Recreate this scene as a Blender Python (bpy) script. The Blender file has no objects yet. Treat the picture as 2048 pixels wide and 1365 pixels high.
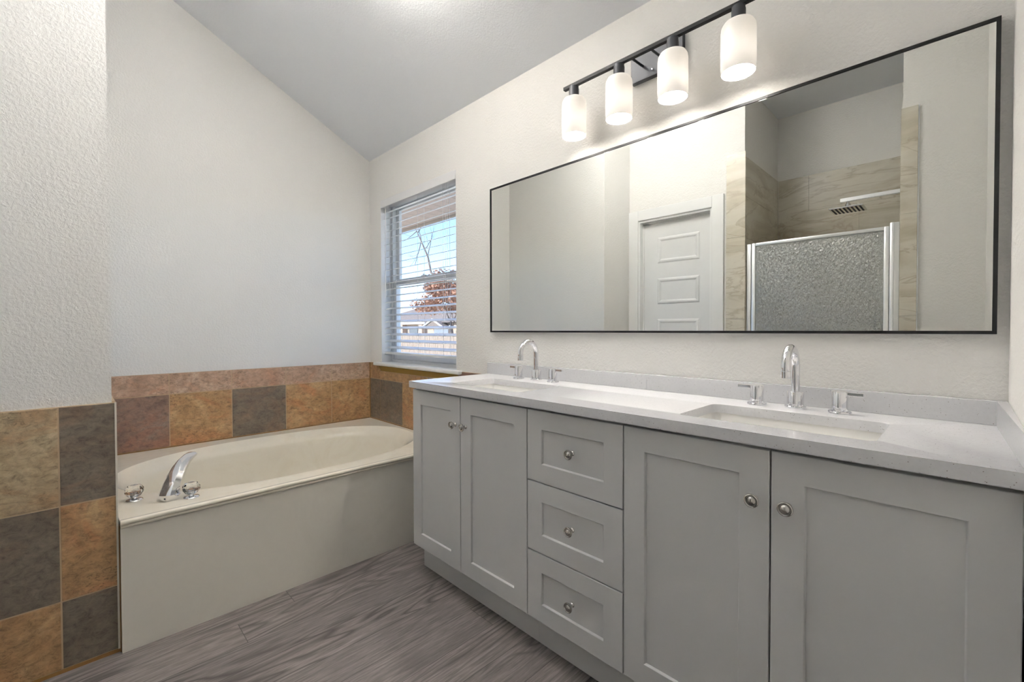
import bpy, bmesh, math, random
from mathutils import Vector, Matrix

C = bpy.context.scene.collection
SC = bpy.context.scene
PI = math.pi
rnd = random.Random(7)

# ------------------------------------------------------------------ camera
YAW, PITCH, ROLL = math.radians(45.4954), math.radians(-0.9018), math.radians(-0.136)
fw = Vector((-math.sin(YAW) * math.cos(PITCH), math.cos(YAW) * math.cos(PITCH), math.sin(PITCH)))
rt = Vector((math.cos(YAW), math.sin(YAW), 0))
up = rt.cross(fw)
r2 = rt * math.cos(ROLL) + up * math.sin(ROLL)
u2 = -rt * math.sin(ROLL) + up * math.cos(ROLL)
cam_data = bpy.data.cameras.new('camera')
cam = bpy.data.objects.new('camera', cam_data)
C.objects.link(cam)
M4 = Matrix(((r2.x, u2.x, -fw.x, 3.2956), (r2.y, u2.y, -fw.y, -1.669), (r2.z, u2.z, -fw.z, 1.1625), (0, 0, 0, 1)))
cam.matrix_world = M4
cam_data.sensor_width = 36.0
cam_data.lens = 890.154 / 2048 * 36
cam_data.shift_y = -8.83 / 2048
cam_data.clip_start = 0.02
cam_data.clip_end = 400
SC.camera = cam

# ------------------------------------------------------------------ sky, sun, exposure
SC.view_settings.view_transform = 'Standard'
SC.view_settings.look = 'None'
SC.view_settings.gamma = 1.0
SC.view_settings.use_curve_mapping = False
SC.view_settings.exposure = 1.06
SKY_STRENGTH = 0.235
SUN_ENERGY = 4.6
LAMP_WATTS = 3.2
FILL_WATTS = 45.0  # power of the bowl added as room fill

world = bpy.data.worlds.new('world')
SC.world = world
world.use_nodes = True
wn = world.node_tree
wn.nodes.clear()
wo = wn.nodes.new('ShaderNodeOutputWorld')
wb = wn.nodes.new('ShaderNodeBackground')
sky = wn.nodes.new('ShaderNodeTexSky')
sky.sky_type = 'NISHITA'
sky.sun_disc = False
sky.sun_elevation = math.radians(38)
sky.sun_rotation = math.radians(180)
sky.air_density = 1.0
sky.dust_density = 0.1
sky.altitude = 1800
sky.ozone_density = 1.6
wb.inputs['Strength'].default_value = SKY_STRENGTH
tint = wn.nodes.new('ShaderNodeMix')
tint.data_type = 'RGBA'
tint.blend_type = 'MULTIPLY'
tint.inputs[0].default_value = 1.0
tint.inputs[7].default_value = (0.80, 0.93, 1.12, 1)
wn.links.new(sky.outputs[0], tint.inputs[6])
wn.links.new(tint.outputs[2], wb.inputs['Color'])
wn.links.new(wb.outputs[0], wo.inputs['Surface'])

sun_data = bpy.data.lights.new('sun', 'SUN')
sun_data.energy = SUN_ENERGY
sun_data.angle = math.radians(0.6)
sun_data.color = (1.0, 0.95, 0.87)
sun = bpy.data.objects.new('sun', sun_data)
C.objects.link(sun)
sun.rotation_euler = (math.radians(52), 0, math.radians(-28))   # shines from behind the house towards +Y


# ------------------------------------------------------------------ materials
def mat(name):
    m = bpy.data.materials.new(name)
    m.use_nodes = True
    return m, m.node_tree, m.node_tree.nodes['Principled BSDF']


def N(t, kind, **kw):
    n = t.nodes.new(kind)
    for k, v in kw.items():
        if k in n.inputs.keys():
            n.inputs[k].default_value = v
        else:
            setattr(n, k, v)
    return n


def coords(t, scale=(1, 1, 1), rot=(0, 0, 0), kind='Object'):
    tc = t.nodes.new('ShaderNodeTexCoord')
    mp = t.nodes.new('ShaderNodeMapping')
    mp.inputs['Scale'].default_value = scale
    mp.inputs['Rotation'].default_value = rot
    t.links.new(tc.outputs[kind], mp.inputs['Vector'])
    return mp.outputs['Vector']


def ramp(t, fac, stops):
    r = t.nodes.new('ShaderNodeValToRGB')
    while len(r.color_ramp.elements) > 1:
        r.color_ramp.elements.remove(r.color_ramp.elements[0])
    r.color_ramp.elements[0].position = stops[0][0]
    r.color_ramp.elements[0].color = (*stops[0][1], 1)
    for p, c in stops[1:]:
        e = r.color_ramp.elements.new(p)
        e.color = (*c, 1)
    t.links.new(fac, r.inputs['Fac'])
    return r.outputs['Color']


def mixc(t, fac, a, b, mode='MIX'):
    m = t.nodes.new('ShaderNodeMix')
    m.data_type = 'RGBA'
    m.blend_type = mode
    for sock, v in ((m.inputs[0], fac), (m.inputs[6], a), (m.inputs[7], b)):
        if isinstance(v, bpy.types.NodeSocket):
            t.links.new(v, sock)
        elif isinstance(v, (int, float)):
            sock.default_value = v
        else:
            sock.default_value = (*v, 1)
    return m.outputs[2]


def bump(t, b, height, strength, dist):
    n = t.nodes.new('ShaderNodeBump')
    n.inputs['Strength'].default_value = strength
    n.inputs['Distance'].default_value = dist
    t.links.new(height, n.inputs['Height'])
    t.links.new(n.outputs['Normal'], b.inputs['Normal'])
    return n


def noise(t, vec, scale, detail=2.0, rough=0.5, dist=0.0):
    n = N(t, 'ShaderNodeTexNoise', Scale=scale, Detail=detail, Roughness=rough, Distortion=dist)
    t.links.new(vec, n.inputs['Vector'])
    return n.outputs['Fac']


def plain(name, col, rough=0.5, metal=0.0, spec=None, coat=0.0):
    m, t, b = mat(name)
    v = coords(t)
    f = noise(t, v, 9.0, 3)
    c = mixc(t, f, tuple(x * 0.97 for x in col), tuple(min(1, x * 1.03) for x in col))
    t.links.new(c, b.inputs['Base Color'])
    b.inputs['Roughness'].default_value = rough
    b.inputs['Metallic'].default_value = metal
    if spec is not None:
        b.inputs['Specular IOR Level'].default_value = spec
    if coat:
        b.inputs['Coat Weight'].default_value = coat
        b.inputs['Coat Roughness'].default_value = 0.05
    return m


def plaster(name, col, strength, scale=95):
    m, t, b = mat(name)
    v = coords(t)
    a = noise(t, v, scale, 3, 0.55, 0.3)
    h = ramp(t, a, [(0.38, (0, 0, 0)), (0.62, (1, 1, 1))])
    f = noise(t, v, 1.3, 2)
    c = mixc(t, f, tuple(x * 0.985 for x in col), tuple(min(1, x * 1.015) for x in col))
    t.links.new(c, b.inputs['Base Color'])
    b.inputs['Roughness'].default_value = 0.62
    b.inputs['Specular IOR Level'].default_value = 0.3
    bump(t, b, h, strength, 0.0022)
    return m


def slate(name, dark, mid, light, accent, pits):
    m, t, b = mat(name)
    v = coords(t)
    big = noise(t, v, 5.5, 6, 0.66, 0.8)
    c = ramp(t, big, [(0.28, dark), (0.48, mid), (0.68, light)])
    acc = ramp(t, noise(t, coords(t, (1.0, 1.0, 1.6), (0.4, 0.2, 0.7)), 4.3, 5, 0.6, 1.2), [(0.50, (0, 0, 0)), (0.66, (0.75, 0.75, 0.75))])
    c = mixc(t, acc, c, accent)
    fine = noise(t, coords(t, (1, 1, 1.6)), 30, 10, 0.80, 0.6)
    c = mixc(t, 1.0, c, ramp(t, fine, [(0.32, (0.42, 0.41, 0.40)), (0.48, (0.98, 0.98, 0.98)), (0.68, (1.45, 1.42, 1.40))]), 'MULTIPLY')
    pit = noise(t, coords(t, (1, 1, 1.8), (0.3, 0.3, 0.2)), 70, 5, 0.68, 0.9)
    where = noise(t, v, 4.2, 3)
    mul = N(t, 'ShaderNodeMath', operation='MULTIPLY')
    t.links.new(ramp(t, pit, [(0.55, (0, 0, 0)), (0.62, (1, 1, 1))]), mul.inputs[0])
    t.links.new(ramp(t, where, [(0.44, (0, 0, 0)), (0.60, (pits, pits, pits))]), mul.inputs[1])
    c = mixc(t, mul.outputs[0], c, tuple(x * 0.42 for x in dark))
    t.links.new(c, b.inputs['Base Color'])
    b.inputs['Roughness'].default_value = 0.5
    bump(t, b, fine, 0.45, 0.002)
    return m


def chrome(name, rough=0.06, col=(0.86, 0.86, 0.88)):
    m, t, b = mat(name)
    v = coords(t)
    f = noise(t, v, 30, 2)
    t.links.new(mixc(t, f, tuple(x * 0.985 for x in col), col), b.inputs['Base Color'])
    b.inputs['Metallic'].default_value = 1.0
    b.inputs['Roughness'].default_value = rough
    return m


MAT = {}
MAT['wall'] = plaster('cream_wall_paint', (0.868, 0.852, 0.818), 0.44)
MAT['ceiling'] = plaster('white_ceiling_paint', (0.925, 0.945, 0.975), 0.18, 120)
MAT['trim'] = plain('white_trim_paint', (0.88, 0.88, 0.87), 0.35)
MAT['liner'] = plain('white_reveal_paint', (0.90, 0.90, 0.90), 0.3)
MAT['door'] = plain('white_door_paint', (0.83, 0.83, 0.825), 0.38)
MAT['cabinet'] = plain('grey_cabinet_paint', (0.655, 0.653, 0.645), 0.42)
MAT['gap'] = plain('dark_recess', (0.10, 0.10, 0.10), 0.7)
MAT['vinyl'] = plain('white_vinyl', (0.90, 0.90, 0.89), 0.35)
MAT['blind'] = plain('white_blind', (0.84, 0.84, 0.84), 0.32)
MAT['cord'] = plain('white_cord', (0.80, 0.80, 0.80), 0.8)
MAT['black'] = plain('black_metal', (0.014, 0.014, 0.015), 0.5, 0.0, 0.2)
MAT['charcoal'] = plain('charcoal_metal', (0.055, 0.058, 0.065), 0.45, 0.3)
MAT['sink'] = plain('white_ceramic', (0.92, 0.905, 0.875), 0.10)
MAT['caulk'] = plain('white_caulk', (0.75, 0.71, 0.63), 0.6)
MAT['stain'] = plain('brown_stained_caulk', (0.24, 0.125, 0.035), 0.6)
MAT['grout'] = plain('tan_grout', (0.46, 0.34, 0.22), 0.85)
MAT['board'] = plain('bare_brown_backing', (0.30, 0.18, 0.028), 0.6)
MAT['chrome'] = chrome('chrome')
MAT['nickel'] = chrome('brushed_nickel', 0.25, (0.52, 0.50, 0.47))
MAT['steel'] = chrome('satin_aluminium', 0.36, (0.93, 0.945, 0.97))
MAT['mirror'] = chrome('mirror_glass', 0.0, (0.80, 0.80, 0.76))
MAT['rubber'] = plain('black_rubber', (0.03, 0.03, 0.03), 0.6)
MAT['soffit'] = plain('pale_soffit_paint', (0.72, 0.58, 0.50), 0.6)
MAT['fascia'] = plain('fascia_paint', (0.55, 0.46, 0.40), 0.6)
MAT['lawn'] = plain('dry_lawn', (0.50, 0.44, 0.33), 0.95)

# slate-look tiles
TILE = [
    slate('grey_slate_tile', (0.105, 0.083, 0.062), (0.150, 0.122, 0.092), (0.190, 0.160, 0.122), (0.185, 0.125, 0.082), 0.15),
    slate('ochre_slate_tile', (0.26, 0.150, 0.070), (0.37, 0.225, 0.105), (0.47, 0.32, 0.165), (0.40, 0.185, 0.080), 0.75),
    slate('rust_slate_tile', (0.155, 0.10, 0.078), (0.215, 0.140, 0.105), (0.235, 0.185, 0.150), (0.260, 0.130, 0.082), 0.15),
    slate('beige_slate_tile', (0.28, 0.205, 0.115), (0.36, 0.275, 0.165), (0.43, 0.345, 0.215), (0.37, 0.225, 0.115), 1.0),
    slate('pink_slate_tile', (0.34, 0.215, 0.145), (0.42, 0.285, 0.200), (0.50, 0.38, 0.285), (0.43, 0.235, 0.145), 0.8),
]
GREY, OCHRE, RUST, BEIGE, PINK = range(5)


def make_marble():
    m, t, b = mat('beige_marble_tile')
    n1 = noise(t, coords(t, (0.8, 0.8, 3.2), (0.0, 0.30, 0.12)), 2.0, 5, 0.55, 0.9)
    base = ramp(t, n1, [(0.28, (0.47, 0.42, 0.32)), (0.45, (0.60, 0.555, 0.45)), (0.56, (0.68, 0.645, 0.55)), (0.72, (0.60, 0.56, 0.46))])
    n2 = noise(t, coords(t, (0.7, 0.7, 2.4), (0.1, 0.42, 0.3)), 1.7, 6, 0.55, 1.3)
    vein = ramp(t, n2, [(0.470, (0, 0, 0)), (0.497, (0.5, 0.5, 0.5)), (0.516, (0, 0, 0))])
    c = mixc(t, vein, base, (0.36, 0.285, 0.195))
    t.links.new(c, b.inputs['Base Color'])
    b.inputs['Roughness'].default_value = 0.3
    return m


MAT['marble'] = make_marble()


def make_cultured():
    m, t, b = mat('cream_cultured_marble')
    v = coords(t)
    n1 = noise(t, v, 4.0, 6, 0.62, 1.5)
    c = ramp(t, n1, [(0.3, (0.83, 0.765, 0.625)), (0.5, (0.88, 0.825, 0.70)), (0.7, (0.85, 0.79, 0.66))])
    t.links.new(c, b.inputs['Base Color'])
    b.inputs['Roughness'].default_value = 0.16
    return m


MAT['tub'] = make_cultured()


def make_apron():
    m, t, b = mat('veined_apron_panel')
    v = coords(t)
    n1 = noise(t, v, 3.2, 7, 0.62, 2.0)
    c = ramp(t, n1, [(0.28, (0.77, 0.745, 0.66)), (0.5, (0.85, 0.825, 0.74)), (0.72, (0.78, 0.76, 0.68))])
    n2 = noise(t, coords(t, (1, 1, 1), (0, 0, 0)), 1.7, 2)
    c = mixc(t, n2, c, (0.82, 0.775, 0.68))
    t.links.new(c, b.inputs['Base Color'])
    b.inputs['Roughness'].default_value = 0.28
    return m


MAT['apron'] = make_apron()


def make_quartz():
    m, t, b = mat('white_speckled_quartz')
    v = coords(t)
    vo = N(t, 'ShaderNodeTexVoronoi', Scale=210.0)
    t.links.new(v, vo.inputs['Vector'])
    dots = ramp(t, vo.outputs['Distance'], [(0.16, (1, 1, 1)), (0.24, (0, 0, 0))])
    pick = ramp(t, noise(t, v, 140, 2), [(0.56, (0, 0, 0)), (0.62, (1, 1, 1))])
    mul = N(t, 'ShaderNodeMath', operation='MULTIPLY')
    t.links.new(dots, mul.inputs[0])
    t.links.new(pick, mul.inputs[1])
    mottle = noise(t, v, 120, 3)
    base = mixc(t, mottle, (0.65, 0.65, 0.66), (0.74, 0.74, 0.755))
    c = mixc(t, mul.outputs[0], base, (0.22, 0.20, 0.18))
    t.links.new(c, b.inputs['Base Color'])
    b.inputs['Roughness'].default_value = 0.13
    return m


MAT['quartz'] = make_quartz()


def make_floor():
    m, t, b = mat('grey_brown_vinyl_planks')
    tc = t.nodes.new('ShaderNodeTexCoord')
    sep = t.nodes.new('ShaderNodeSeparateXYZ')
    t.links.new(tc.outputs['Object'], sep.inputs[0])

    def mth(op, a, b_=None, clamp=False):
        n = N(t, 'ShaderNodeMath', operation=op)
        n.use_clamp = clamp
        for i, x in enumerate((a, b_)):
            if x is None:
                continue
            if isinstance(x, bpy.types.NodeSocket):
                t.links.new(x, n.inputs[i])
            else:
                n.inputs[i].default_value = x
        return n.outputs[0]
    W, L = 0.142, 1.22
    row = mth('DIVIDE', mth('SUBTRACT', sep.outputs[0], 1.295 - 20 * W), W)
    rowi = mth('FLOOR', row)
    rowf = mth('FRACT', row)
    wn1 = N(t, 'ShaderNodeTexWhiteNoise', noise_dimensions='1D')
    t.links.new(rowi, wn1.inputs['W'])
    along = mth('ADD', mth('DIVIDE', sep.outputs[1], L), wn1.outputs['Value'])
    pli = mth('FLOOR', along)
    plf = mth('FRACT', along)
    seamx = mth('LESS_THAN', mth('MINIMUM', rowf, mth('SUBTRACT', 1.0, rowf)), 0.0095)
    seamy = mth('LESS_THAN', mth('MINIMUM', plf, mth('SUBTRACT', 1.0, plf)), 0.0011)
    seam = mth('MAXIMUM', seamx, seamy)
    pid = mth('ADD', mth('MULTIPLY', rowi, 7.31), mth('MULTIPLY', pli, 3.77))
    wn2 = N(t, 'ShaderNodeTexWhiteNoise', noise_dimensions='1D')
    t.links.new(pid, wn2.inputs['W'])
    tone = wn2.outputs['Value']
    # grain coordinates: shift every plank
    comb = t.nodes.new('ShaderNodeCombineXYZ')
    t.links.new(sep.outputs[0], comb.inputs[0])
    t.links.new(mth('ADD', sep.outputs[1], mth('MULTIPLY', pid, 1.713)), comb.inputs[1])
    t.links.new(pid, comb.inputs[2])
    mp = t.nodes.new('ShaderNodeMapping')
    mp.inputs['Scale'].default_value = (1.0, 0.055, 1.0)
    t.links.new(comb.outputs[0], mp.inputs['Vector'])
    fine = noise(t, mp.outputs[0], 150, 5, 0.7, 0.2)
    mp2 = t.nodes.new('ShaderNodeMapping')
    mp2.inputs['Scale'].default_value = (1.0, 0.14, 1.0)
    t.links.new(comb.outputs[0], mp2.inputs['Vector'])
    field = noise(t, mp2.outputs[0], 7.5, 2, 0.45, 0.4)
    rings = mth('FRACT', mth('MULTIPLY', field, 13.0))
    rings = mth('ABSOLUTE', mth('SUBTRACT', rings, 0.5))
    ringmask = ramp(t, noise(t, mp2.outputs[0], 4.5, 1), [(0.40, (0.12, 0.12, 0.12)), (0.56, (1, 1, 1))])
    c = ramp(t, fine, [(0.30, (0.095, 0.082, 0.078)), (0.5, (0.190, 0.168, 0.160)), (0.70, (0.285, 0.255, 0.243))])
    dark = mth('MULTIPLY', mth('MULTIPLY', ramp(t, rings, [(0.0, (1, 1, 1)), (0.30, (0, 0, 0))]), ringmask), 0.95)
    c = mixc(t, dark, c, (0.062, 0.052, 0.050))
    tonec = ramp(t, tone, [(0.0, (0.74, 0.74, 0.745)), (1.0, (1.13, 1.12, 1.11))])
    c = mixc(t, 1.0, c, tonec, 'MULTIPLY')
    c = mixc(t, mth('MULTIPLY', seam, 0.7), c, (0.03, 0.026, 0.025))
    t.links.new(c, b.inputs['Base Color'])
    b.inputs['Roughness'].default_value = 0.45
    h = mth('SUBTRACT', fine, mth('MULTIPLY', seam, 1.5))
    bump(t, b, h, 0.22, 0.0012)
    return m


MAT['floor'] = make_floor()


def make_shade_glass(name, through):
    m, t, b = mat(name)
    out = t.nodes['Material Output']
    tr = N(t, 'ShaderNodeBsdfTranslucent')
    tr.inputs['Color'].default_value = (0.95, 0.90, 0.83, 1)
    df = N(t, 'ShaderNodeBsdfDiffuse')
    df.inputs['Color'].default_value = (0.92, 0.90, 0.87, 1)
    gl = N(t, 'ShaderNodeBsdfGlossy', Roughness=0.15)
    f = noise(t, coords(t), 20, 2)
    t.links.new(mixc(t, f, (0.90, 0.88, 0.85), (0.94, 0.92, 0.89)), df.inputs['Color'])
    mx = N(t, 'ShaderNodeMixShader', Fac=through)
    mx2 = N(t, 'ShaderNodeMixShader', Fac=0.05)
    t.links.new(df.outputs[0], mx.inputs[1])
    t.links.new(tr.outputs[0], mx.inputs[2])
    t.links.new(mx.outputs[0], mx2.inputs[1])
    t.links.new(gl.outputs[0], mx2.inputs[2])
    t.links.new(mx2.outputs[0], out.inputs['Surface'])
    return m


MAT['shade'] = make_shade_glass('white_opal_glass', 0.0098)
MAT['bowl'] = make_shade_glass('frosted_bowl_glass', 0.22)


def emitter(name, col, strength):
    m, t, b = mat(name)
    b.inputs['Base Color'].default_value = (0.9, 0.9, 0.9, 1)
    b.inputs['Emission Color'].default_value = (*col, 1)
    b.inputs['Emission Strength'].default_value = strength
    return m


def make_window_glass():
    m, t, b = mat('clear_window_glass')
    out = t.nodes['Material Output']
    tr = N(t, 'ShaderNodeBsdfTransparent')
    tr.inputs['Color'].default_value = (0.96, 0.97, 0.98, 1)
    gl = N(t, 'ShaderNodeBsdfGlossy', Roughness=0.02)
    mx = N(t, 'ShaderNodeMixShader', Fac=0.035)
    t.links.new(tr.outputs[0], mx.inputs[1])
    t.links.new(gl.outputs[0], mx.inputs[2])
    t.links.new(mx.outputs[0], out.inputs['Surface'])
    return m


MAT['glass'] = make_window_glass()


def make_obscure():
    m, t, b = mat('rain_textured_shower_glass')
    out = t.nodes['Material Output']
    v = coords(t, (1, 1, 0.6))
    h = noise(t, v, 62, 2, 0.6, 0.8)
    b.inputs['Base Color'].default_value = (0.80, 0.85, 0.83, 1)
    b.inputs['Transmission Weight'].default_value = 1.0
    b.inputs['Roughness'].default_value = 0.2
    b.inputs['IOR'].default_value = 1.3
    bn = bump(t, b, h, 1.0, 0.010)
    df = N(t, 'ShaderNodeBsdfDiffuse')
    df.inputs['Color'].default_value = (0.50, 0.54, 0.53, 1)
    t.links.new(bn.outputs['Normal'], df.inputs['Normal'])
    gl = N(t, 'ShaderNodeBsdfGlossy', Roughness=0.14)
    t.links.new(bn.outputs['Normal'], gl.inputs['Normal'])
    m1 = N(t, 'ShaderNodeMixShader', Fac=0.28)
    m2 = N(t, 'ShaderNodeMixShader', Fac=0.34)
    t.links.new(b.outputs[0], m1.inputs[1])
    t.links.new(df.outputs[0], m1.inputs[2])
    t.links.new(m1.outputs[0], m2.inputs[1])
    t.links.new(gl.outputs[0], m2.inputs[2])
    t.links.new(m2.outputs[0], out.inputs['Surface'])
    return m


MAT['obscure'] = make_obscure()


def make_crystal():
    m, t, b = mat('clear_acrylic')
    b.inputs['Base Color'].default_value = (0.97, 0.97, 0.96, 1)
    b.inputs['Transmission Weight'].default_value = 1.0
    b.inputs['Roughness'].default_value = 0.02
    b.inputs['IOR'].default_value = 1.45
    return m


MAT['crystal'] = make_crystal()


def make_brick():
    m, t, b = mat('tan_brick')
    br = N(t, 'ShaderNodeTexBrick', Scale=1.0)
    br.inputs['Brick Width'].default_value = 0.22
    br.inputs['Row Height'].default_value = 0.075
    br.inputs['Mortar Size'].default_value = 0.01
    br.inputs['Color1'].default_value = (0.42, 0.28, 0.19, 1)
    br.inputs['Color2'].default_value = (0.35, 0.22, 0.145, 1)
    br.inputs['Mortar'].default_value = (0.6, 0.52, 0.43, 1)
    t.links.new(coords(t, (1, 1, 1), (PI / 2, 0, 0)), br.inputs['Vector'])
    t.links.new(br.outputs['Color'], b.inputs['Base Color'])
    b.inputs['Roughness'].default_value = 0.9
    return m


MAT['brick'] = make_brick()


def noisy(name, c1, c2, scale, rough=0.9, vs=(1, 1, 1)):
    m, t, b = mat(name)
    f = noise(t, coords(t, vs), scale, 4, 0.6)
    t.links.new(ramp(t, f, [(0.35, c1), (0.65, c2)]), b.inputs['Base Color'])
    b.inputs['Roughness'].default_value = rough
    return m


MAT['shingle'] = noisy('brown_shingles', (0.15, 0.12, 0.10), (0.235, 0.195, 0.165), 9, 0.95, (1, 1, 3))
MAT['fence'] = noisy('weathered_fence_wood', (0.22, 0.17, 0.13), (0.36, 0.29, 0.225), 9, 0.9, (4, 4, 0.5))
MAT['bark'] = noisy('bare_bark', (0.13, 0.095, 0.075), (0.21, 0.16, 0.125), 14)
MAT['leaf'] = noisy('russet_leaves', (0.30, 0.145, 0.085), (0.46, 0.25, 0.155), 3)
MAT['dark_pane'] = plain('dark_window_pane', (0.10, 0.11, 0.13), 0.15)
MAT['garage'] = plain('pale_garage_door', (0.70, 0.70, 0.70), 0.6)
MAT['white_out'] = plain('white_exterior_paint', (0.85, 0.82, 0.74), 0.6)


# ------------------------------------------------------------------ geometry helpers
def bm_new():
    return bmesh.new()


def box(bm, x0, x1, y0, y1, z0, z1, bevel=0.0, seg=2, mi=0):
    r = bmesh.ops.create_cube(bm, size=1.0)
    vs = r['verts']
    for v in vs:
        v.co.x = x0 if v.co.x < 0 else x1
        v.co.y = y0 if v.co.y < 0 else y1
        v.co.z = z0 if v.co.z < 0 else z1
    fs = {f for v in vs for f in v.link_faces}
    for f in fs:
        f.material_index = mi
    if bevel > 0:
        es = list({e for v in vs for e in v.link_edges})
        bv = bmesh.ops.bevel(bm, geom=es, offset=bevel, segments=seg, profile=0.5, affect='EDGES')
        for f in bv['faces']:
            f.material_index = mi
    return vs


def frame_of(d):
    d = d.normalized()
    a = Vector((0, 0, 1)) if abs(d.z) < 0.9 else Vector((1, 0, 0))
    u = d.cross(a).normalized()
    return u, d.cross(u).normalized()


def lathe(bm, prof, o, axis=(0, 0, 1), n=32, caps=True, phase=0.0):
    """prof: list of (radius, height along axis) from start to end."""
    o = Vector(o)
    ax = Vector(axis).normalized()
    u, w = frame_of(ax)
    rings = []
    for r, h in prof:
        if r < 1e-6:
            rings.append([bm.verts.new(o + ax * h)])
        else:
            rings.append([bm.verts.new(o + ax * h + (u * math.cos(2 * PI * k / n + phase) + w * math.sin(2 * PI * k / n + phase)) * r) for k in range(n)])
    for a, b in zip(rings, rings[1:]):
        for k in range(n):
            k2 = (k + 1) % n
            if len(a) == 1 and len(b) == 1:
                continue
            if len(a) == 1:
                bm.faces.new((a[0], b[k], b[k2]))
            elif len(b) == 1:
                bm.faces.new((a[k], b[0], a[k2]))
            else:
                bm.faces.new((a[k], b[k], b[k2], a[k2]))
    if caps:
        for r in (rings[0], rings[-1]):
            if len(r) > 2:
                bm.faces.new(r)
    return bm


def tube(bm, pts, rad, n=16, caps=True):
    pts = [Vector(p) for p in pts]
    rads = rad if isinstance(rad, (list, tuple)) else [rad] * len(pts)
    rings = []
    u = None
    for i, p in enumerate(pts):
        d = (pts[min(i + 1, len(pts) - 1)] - pts[max(i - 1, 0)]).normalized()
        if u is None:
            u, w = frame_of(d)
        else:
            u = (u - d * u.dot(d)).normalized()
        w = d.cross(u).normalized()
        rings.append([bm.verts.new(p + (u * math.cos(2 * PI * k / n) + w * math.sin(2 * PI * k / n)) * rads[i]) for k in range(n)])
    for a, b in zip(rings, rings[1:]):
        for k in range(n):
            bm.faces.new((a[k], a[(k + 1) % n], b[(k + 1) % n], b[k]))
    if caps:
        bm.faces.new(rings[0])
        bm.faces.new(rings[-1])
    return bm


def loft(bm, rings, close_first=False, close_last=False):
    vr = [[bm.verts.new(Vector(p)) for p in r] for r in rings]
    n = len(vr[0])
    for a, b in zip(vr, vr[1:]):
        for k in range(n):
            bm.faces.new((a[k], a[(k + 1) % n], b[(k + 1) % n], b[k]))
    if close_first:
        bm.faces.new(vr[0])
    if close_last:
        bm.faces.new(vr[-1])
    return vr


def prism_x(bm, poly, x0, x1, mi=0):
    """poly: (y,z) list, extruded along x."""
    a = [bm.verts.new((x0, y, z)) for y, z in poly]
    b = [bm.verts.new((x1, y, z)) for y, z in poly]
    fs = [bm.faces.new(a), bm.faces.new(b)]
    n = len(poly)
    for k in range(n):
        fs.append(bm.faces.new((a[k], a[(k + 1) % n], b[(k + 1) % n], b[k])))
    for f in fs:
        f.material_index = mi


def rrect(x0, x1, y0, y1, r, z, n=6):
    pts = []
    for cx, cy, a0 in ((x1 - r, y1 - r, 0), (x0 + r, y1 - r, PI / 2), (x0 + r, y0 + r, PI), (x1 - r, y0 + r, 1.5 * PI)):
        for k in range(n + 1):
            a = a0 + k / n * PI / 2
            pts.append((cx + r * math.cos(a), cy + r * math.sin(a), z))
    return pts


def slab_with_holes(bm, outer, holes, z0, z1):
    """flat slab between z0 and z1 with holes through it (lists of xy)."""
    loops = []
    for loop in [outer] + holes:
        vs = [bm.verts.new((p[0], p[1], z1)) for p in loop]
        loops.append(vs)
    es = []
    for vs in loops:
        for k in range(len(vs)):
            es.append(bm.edges.new((vs[k], vs[(k + 1) % len(vs)])))
    r = bmesh.ops.triangle_fill(bm, use_beauty=True, use_dissolve=False, edges=es)
    faces = [g for g in r['geom'] if isinstance(g, bmesh.types.BMFace)]
    for f in faces:
        f.normal_update()
        if f.normal.z < 0:
            f.normal_flip()
    low = []
    for vs in loops:
        lv = [bm.verts.new((v.co.x, v.co.y, z0)) for v in vs]
        low.append(lv)
        for k in range(len(vs)):
            bm.faces.new((vs[k], vs[(k + 1) % len(vs)], lv[(k + 1) % len(vs)], lv[k]))
    es2 = []
    for lv in low:
        for k in range(len(lv)):
            e = bm.edges.get((lv[k], lv[(k + 1) % len(lv)]))
            es2.append(e)
    bmesh.ops.triangle_fill(bm, use_beauty=True, use_dissolve=False, edges=es2)
    return loops


def root_of(o):
    while o.parent:
        o = o.parent
    return o


def obj(name, bm, m, parent=None, smooth=None, base=None):
    """links a bmesh given in world coordinates as ONE mesh object."""
    bmesh.ops.recalc_face_normals(bm, faces=bm.faces[:])
    if parent is not None:
        off = root_of(parent).location.copy()
    elif base is not None:
        off = Vector(base)
    else:
        off = Vector((0, 0, 0))
    bmesh.ops.translate(bm, verts=bm.verts[:], vec=-off)
    me = bpy.data.meshes.new(name)
    bm.to_mesh(me)
    bm.free()
    for x in (m if isinstance(m, (list, tuple)) else [m]):
        me.materials.append(x)
    if smooth is not None:
        for p in me.polygons:
            p.use_smooth = True
        me.set_sharp_from_angle(angle=math.radians(smooth))
    o = bpy.data.objects.new(name, me)
    C.objects.link(o)
    if parent is not None:
        o.parent = parent
    elif base is not None:
        o.location = off
    return o


def thing(name, label, cat, loc=(0, 0, 0), group=None):
    o = bpy.data.objects.new(name, None)
    C.objects.link(o)
    o.empty_display_size = 0.1
    o.location = loc
    tag(o, label, cat, group)
    return o


def tag(o, label, cat, group=None, kind=None):
    o['label'] = label
    o['category'] = cat
    if group:
        o['group'] = group
    if kind:
        o['kind'] = kind
    return o


def struct(name, bm, m, parent=None, smooth=None, label=None):
    o = obj(name, bm, m, parent, smooth)
    if parent is None:
        o['kind'] = 'structure'
        if label:
            o['label'] = label
    return o


def copy_tree(o, parent=None):
    c = o.copy()
    C.objects.link(c)
    if parent is not None:
        c.parent = parent
    for ch in list(o.children):
        copy_tree(ch, c)
    return c


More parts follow.
